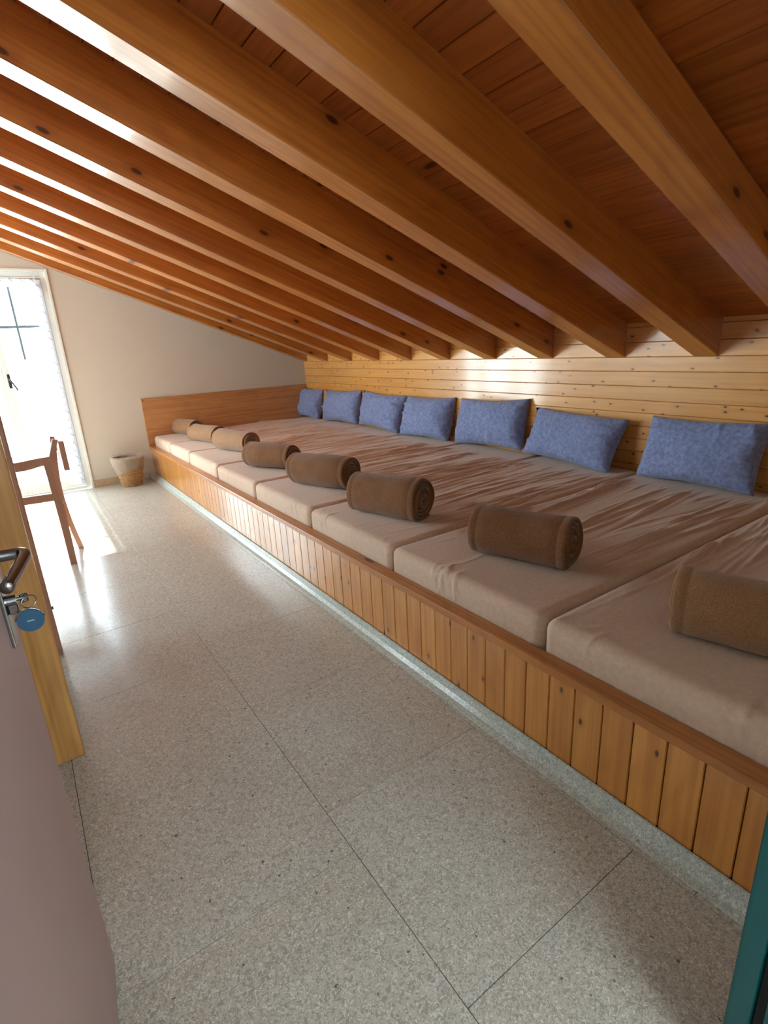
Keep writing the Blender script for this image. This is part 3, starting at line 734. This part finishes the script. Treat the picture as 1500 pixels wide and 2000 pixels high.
# ---- wooden chair by the balcony door (seen from its side, back towards the platform)
ch = empty('chair', (-0.10, 4.13, 0), label='brown wooden chair with a curved seat standing in the sunlight before the glazed door', cat='chair')
co = ch.location
def chp(name, build, smooth=False):
    bm = bmesh.new(); build(bm); o = bm_obj(name, bm, 'chair_wood', ch, smooth); o.location = -Vector(co); return o
def bar(bm, p0, p1, w, d, bev=0.004):
    p0, p1 = Vector(p0), Vector(p1); dv = p1-p0; L = dv.length
    q = dv.to_track_quat('Z', 'Y').to_matrix()
    add_box(bm, (p0+p1)/2, (w, d, L), bev, 2, rot=q)
def strip(bm, pts, half_y, yc, wdt):
    """flat member in the XZ plane following pts [(x,z)], thickness wdt in plane, depth 2*half_y"""
    P = smooth_path([(x, 0, z) for x, z in pts], 18); n = len(P); rings = []
    for i, p in enumerate(P):
        d = (P[min(i+1, n-1)]-P[max(i-1, 0)]).normalized(); nn = Vector((d.z, 0, -d.x))
        w = wdt if not callable(wdt) else wdt(i/(n-1))
        rings.append([bm.verts.new((p.x+sx*nn.x*w/2, yc+sy*half_y, p.z+sx*nn.z*w/2)) for sx, sy in ((-1, -1), (1, -1), (1, 1), (-1, 1))])
    for i in range(n-1):
        for k in range(4): bm.faces.new((rings[i][k], rings[i][(k+1) % 4], rings[i+1][(k+1) % 4], rings[i+1][k]))
    bm.faces.new(rings[0]); bm.faces.new(rings[-1][::-1])
YN, YR = 3.965, 4.285
chp('leg', lambda b: strip(b, [(0.112, 0.0), (0.112, 0.3), (0.108, 0.55), (0.104, 0.70)], 0.020, YN, lambda s: 0.040+0.014*s))
chp('leg', lambda b: strip(b, [(0.190, 0.0), (0.160, 0.2), (0.142, 0.42), (0.150, 0.60), (0.176, 0.82)], 0.016, YR, 0.034))
chp('leg', lambda b: strip(b, [(-0.335, 0.0), (-0.33, 0.3), (-0.325, 0.685)], 0.016, YN, 0.038))
chp('leg', lambda b: strip(b, [(-0.335, 0.0), (-0.33, 0.3), (-0.325, 0.685)], 0.016, YR, 0.038))
chp('seat', lambda b: strip(b, [(0.128, 0.712), (0.04, 0.704), (-0.07, 0.694), (-0.20, 0.706), (-0.37, 0.712)], 0.15, YN+0.132, lambda s: 0.046+0.012*math.sin(s*math.pi)))
chp('stretcher', lambda b: strip(b, [(0.098, 0.472), (-0.08, 0.476), (-0.31, 0.474)], 0.012, YN, 0.048))
chp('stretcher', lambda b: add_box(b, (0.128, (YN+YR)/2, 0.40), (0.022, YR-YN-0.03, 0.03), 0.004, 2))
chp('back_post', lambda b: strip(b, [(0.120, 0.690), (0.140, 0.75), (0.172, 0.835)], 0.015, YN, 0.030))
chp('backrest', lambda b: add_box(b, (0.199, (YN+YR)/2, 0.728), (0.032, YR-YN+0.07, 0.19), 0.005, 2))

# ---- pine frame with tall posts behind the open door
fr = empty('post_frame', (-0.10, 2.28, 0), label='tall pine frame with square posts standing behind the open mauve door', cat='wooden frame')
fo = Vector(fr.location)
def fpart(name, lo, hi, mat='post', bev=0.006, seg=2):
    o = box_obj(name, lo, hi, mat, None, bev, seg); o.parent = fr; o.location -= fo; return o
p1 = fpart('post', (-0.135, 1.862, 0), (-0.050, 1.922, 1.72))
p2 = fpart('post', (-0.135, 2.705, 0), (-0.052, 2.765, 1.72), 'chair_wood')  # darker wood than its twin stands in for backlit shade
fpart('post', (-2.10, 1.862, 0), (-2.015, 1.922, 1.72)); fpart('post', (-2.10, 2.705, 0), (-2.015, 2.765, 1.72))
for z in (0.26, 1.12): 
    for yy in (1.925, 2.672): fpart('side_rail', (-2.015, yy, z), (-0.137, yy+0.03, z+0.14))
for z in (0.30, 0.62, 1.16, 1.50): fpart('end_rail', (-0.125, 1.924, z), (-0.095, 2.703, z+0.09))
for z in (0.30, 1.16):
    fpart('slat_base', (-2.01, 1.957, z), (-0.14, 2.67, z+0.018), 'deck')
fpart('post_cover', (-0.168, 1.926, 0.06), (-0.137, 1.985, 1.72), 'post')
bm = bmesh.new(); add_tube(bm, [(-0.053, 2.735, 0.215), (-0.045, 2.735, 0.215)], 0.008, 12); o = bm_obj('bolt_head', bm, 'dark_steel', fr); o.location = -fo

# ---- key with round blue tag hanging in the lock
inv = door2.matrix_basis
kw = lambda p: inv @ Vector(p)
kroot = kw((0.021, HY, HZ-0.072))
key = empty('key_with_tag', kroot, label='steel key with a round blue tag hanging in the mauve door lock', cat='key')
key.rotation_euler = (0, 0, -DANG)
bm = bmesh.new(); add_tube(bm, [(-0.004, 0, 0), (0.010, 0, 0)], 0.003, 8); add_box(bm, (0.010, 0, 0), (0.012, 0.0025, 0.016), 0.002); bm_obj('key', bm, 'chrome', key)
bm = bmesh.new(); add_tube(bm, [(0.016+0.010*math.cos(a), -0.006+0.006*math.cos(a), -0.006+0.010*math.sin(a)) for a in [2*math.pi*k/24 for k in range(25)]], 0.0012, 6, cap=False); bm_obj('key_ring', bm, 'chrome', key, smooth=True)
tc_ = Vector((0.013, -0.014, -0.036))
bm = bmesh.new(); add_tube(bm, [(0, -0.002, 0), (0, 0.002, 0)], 0.0195, 36)
t1 = bm_obj('tag', bm, 'blue_tag', key, loc=tc_)
bm = bmesh.new(); add_tube(bm, [(0.0205*math.cos(a), 0, 0.0205*math.sin(a)) for a in [math.pi*(0.05+0.9*k/20) for k in range(21)]], 0.0014, 6); bm_obj('tag_rim', bm, 'chrome', t1, smooth=True)
bm = bmesh.new(); add_box(bm, (0, -0.0022, 0), (0.010, 0.0004, 0.0022)); bm_obj('tag_print', bm, 'tag_print', t1)

# ---- sheer curtain gathered at the right of the glazed door
cu = empty('sheer_curtain', (0.40, G-0.03, 2.06), label='sheer white curtain gathered at the side of the glazed door', cat='curtain')
nU, nV = 46, 40; V = []
for i in range(nU):
    s_ = i/(nU-1)
    for j in range(nV):
        t_ = j/(nV-1); z = -0.04 - 1.95*t_
        wdt = 0.10 - 0.055*t_ + 0.02*float(vnoise(t_*4, 1.0))
        x = 0.055 - wdt*(1-s_) ; yv = 0.010*math.sin(s_*34 + 2*t_) + 0.004*float(vnoise(s_*9, t_*6))
        V.append((x, yv, z))
me_obj('cloth', V, grid_faces(nU, nV), 'sheer', cu, smooth=True)
bm = bmesh.new(); add_tube(bm, [(-0.39, 0, 0.0), (0.06, 0, 0.0)], 0.006, 8); bm_obj('rod', bm, 'white_metal', cu, smooth=True)
V = []; nU, nV = 60, 6
for i in range(nU):
    for j in range(nV):
        V.append((-0.39+0.44*i/(nU-1), 0.006*math.sin(i*0.9)-0.002, 0.004-0.075*j/(nV-1)))
me_obj('pelmet', V, grid_faces(nU, nV), 'sheer', cu, smooth=True)
for k in range(25):
    bm = bmesh.new()
    z = -0.06-0.078*k; x = 0.052-0.02*math.sin(k*2.1)**2
    add_tube(bm, [(x-0.034, -0.016, z+0.010), (x-0.012, -0.017, z-0.014), (x, -0.016, z-0.022)], 0.0022, 5); bm_obj('cord_loop', bm, 'stitch', cu)
for k in range(5):
    x = -0.36+0.085*k; bm = bmesh.new(); add_tube(bm, [(x, -0.012, 0.004), (x+0.024, -0.013, -0.030)], 0.0020, 5); bm_obj('cord_loop', bm, 'stitch', cu)

# ---- parasol foot out on the balcony
ps = empty('parasol_stand', (0.045, 7.15, -0.02), label='grey parasol stand outside on the balcony behind the glass', cat='parasol stand')
bm = bmesh.new(); add_tube(bm, [(0, 0, 0), (0, 0, 0.03), (0, 0, 0.06), (0, 0, 0.10)], [0.17, 0.17, 0.11, 0.03], 28); bm_obj('foot', bm, 'grey_blue', ps)
bm = bmesh.new(); add_tube(bm, [(0, 0, 0.09), (0, 0, 1.0)], 0.012, 10); bm_obj('pole', bm, 'grey_blue', ps, smooth=True)

# ---- unseen lamp added behind the camera to fill the near floor
lp = empty('fill_lamp', (0.35, -0.85, 2.42), label='round white fill lamp added in the hallway behind the doorway', cat='lamp')
t = NT('fill_lamp_glow'); t.set(Base_Color=(0.9, 0.9, 0.88, 1), Emission_Color=(1.0, 0.95, 0.88, 1), Emission_Strength=16.0); M['glow'] = t.m
bm = bmesh.new(); add_tube(bm, [(0, 0, 0), (0, 0, -0.03)], 0.19, 32); bm_obj('lamp_base', bm, 'white_paint', lp)
bm = bmesh.new(); add_tube(bm, [(0, 0, -0.03), (0, 0, -0.055), (0, 0, -0.075), (0, 0, -0.085)], [0.18, 0.17, 0.13, 0.05], 32); bm_obj('shade', bm, 'glow', lp, smooth=True)
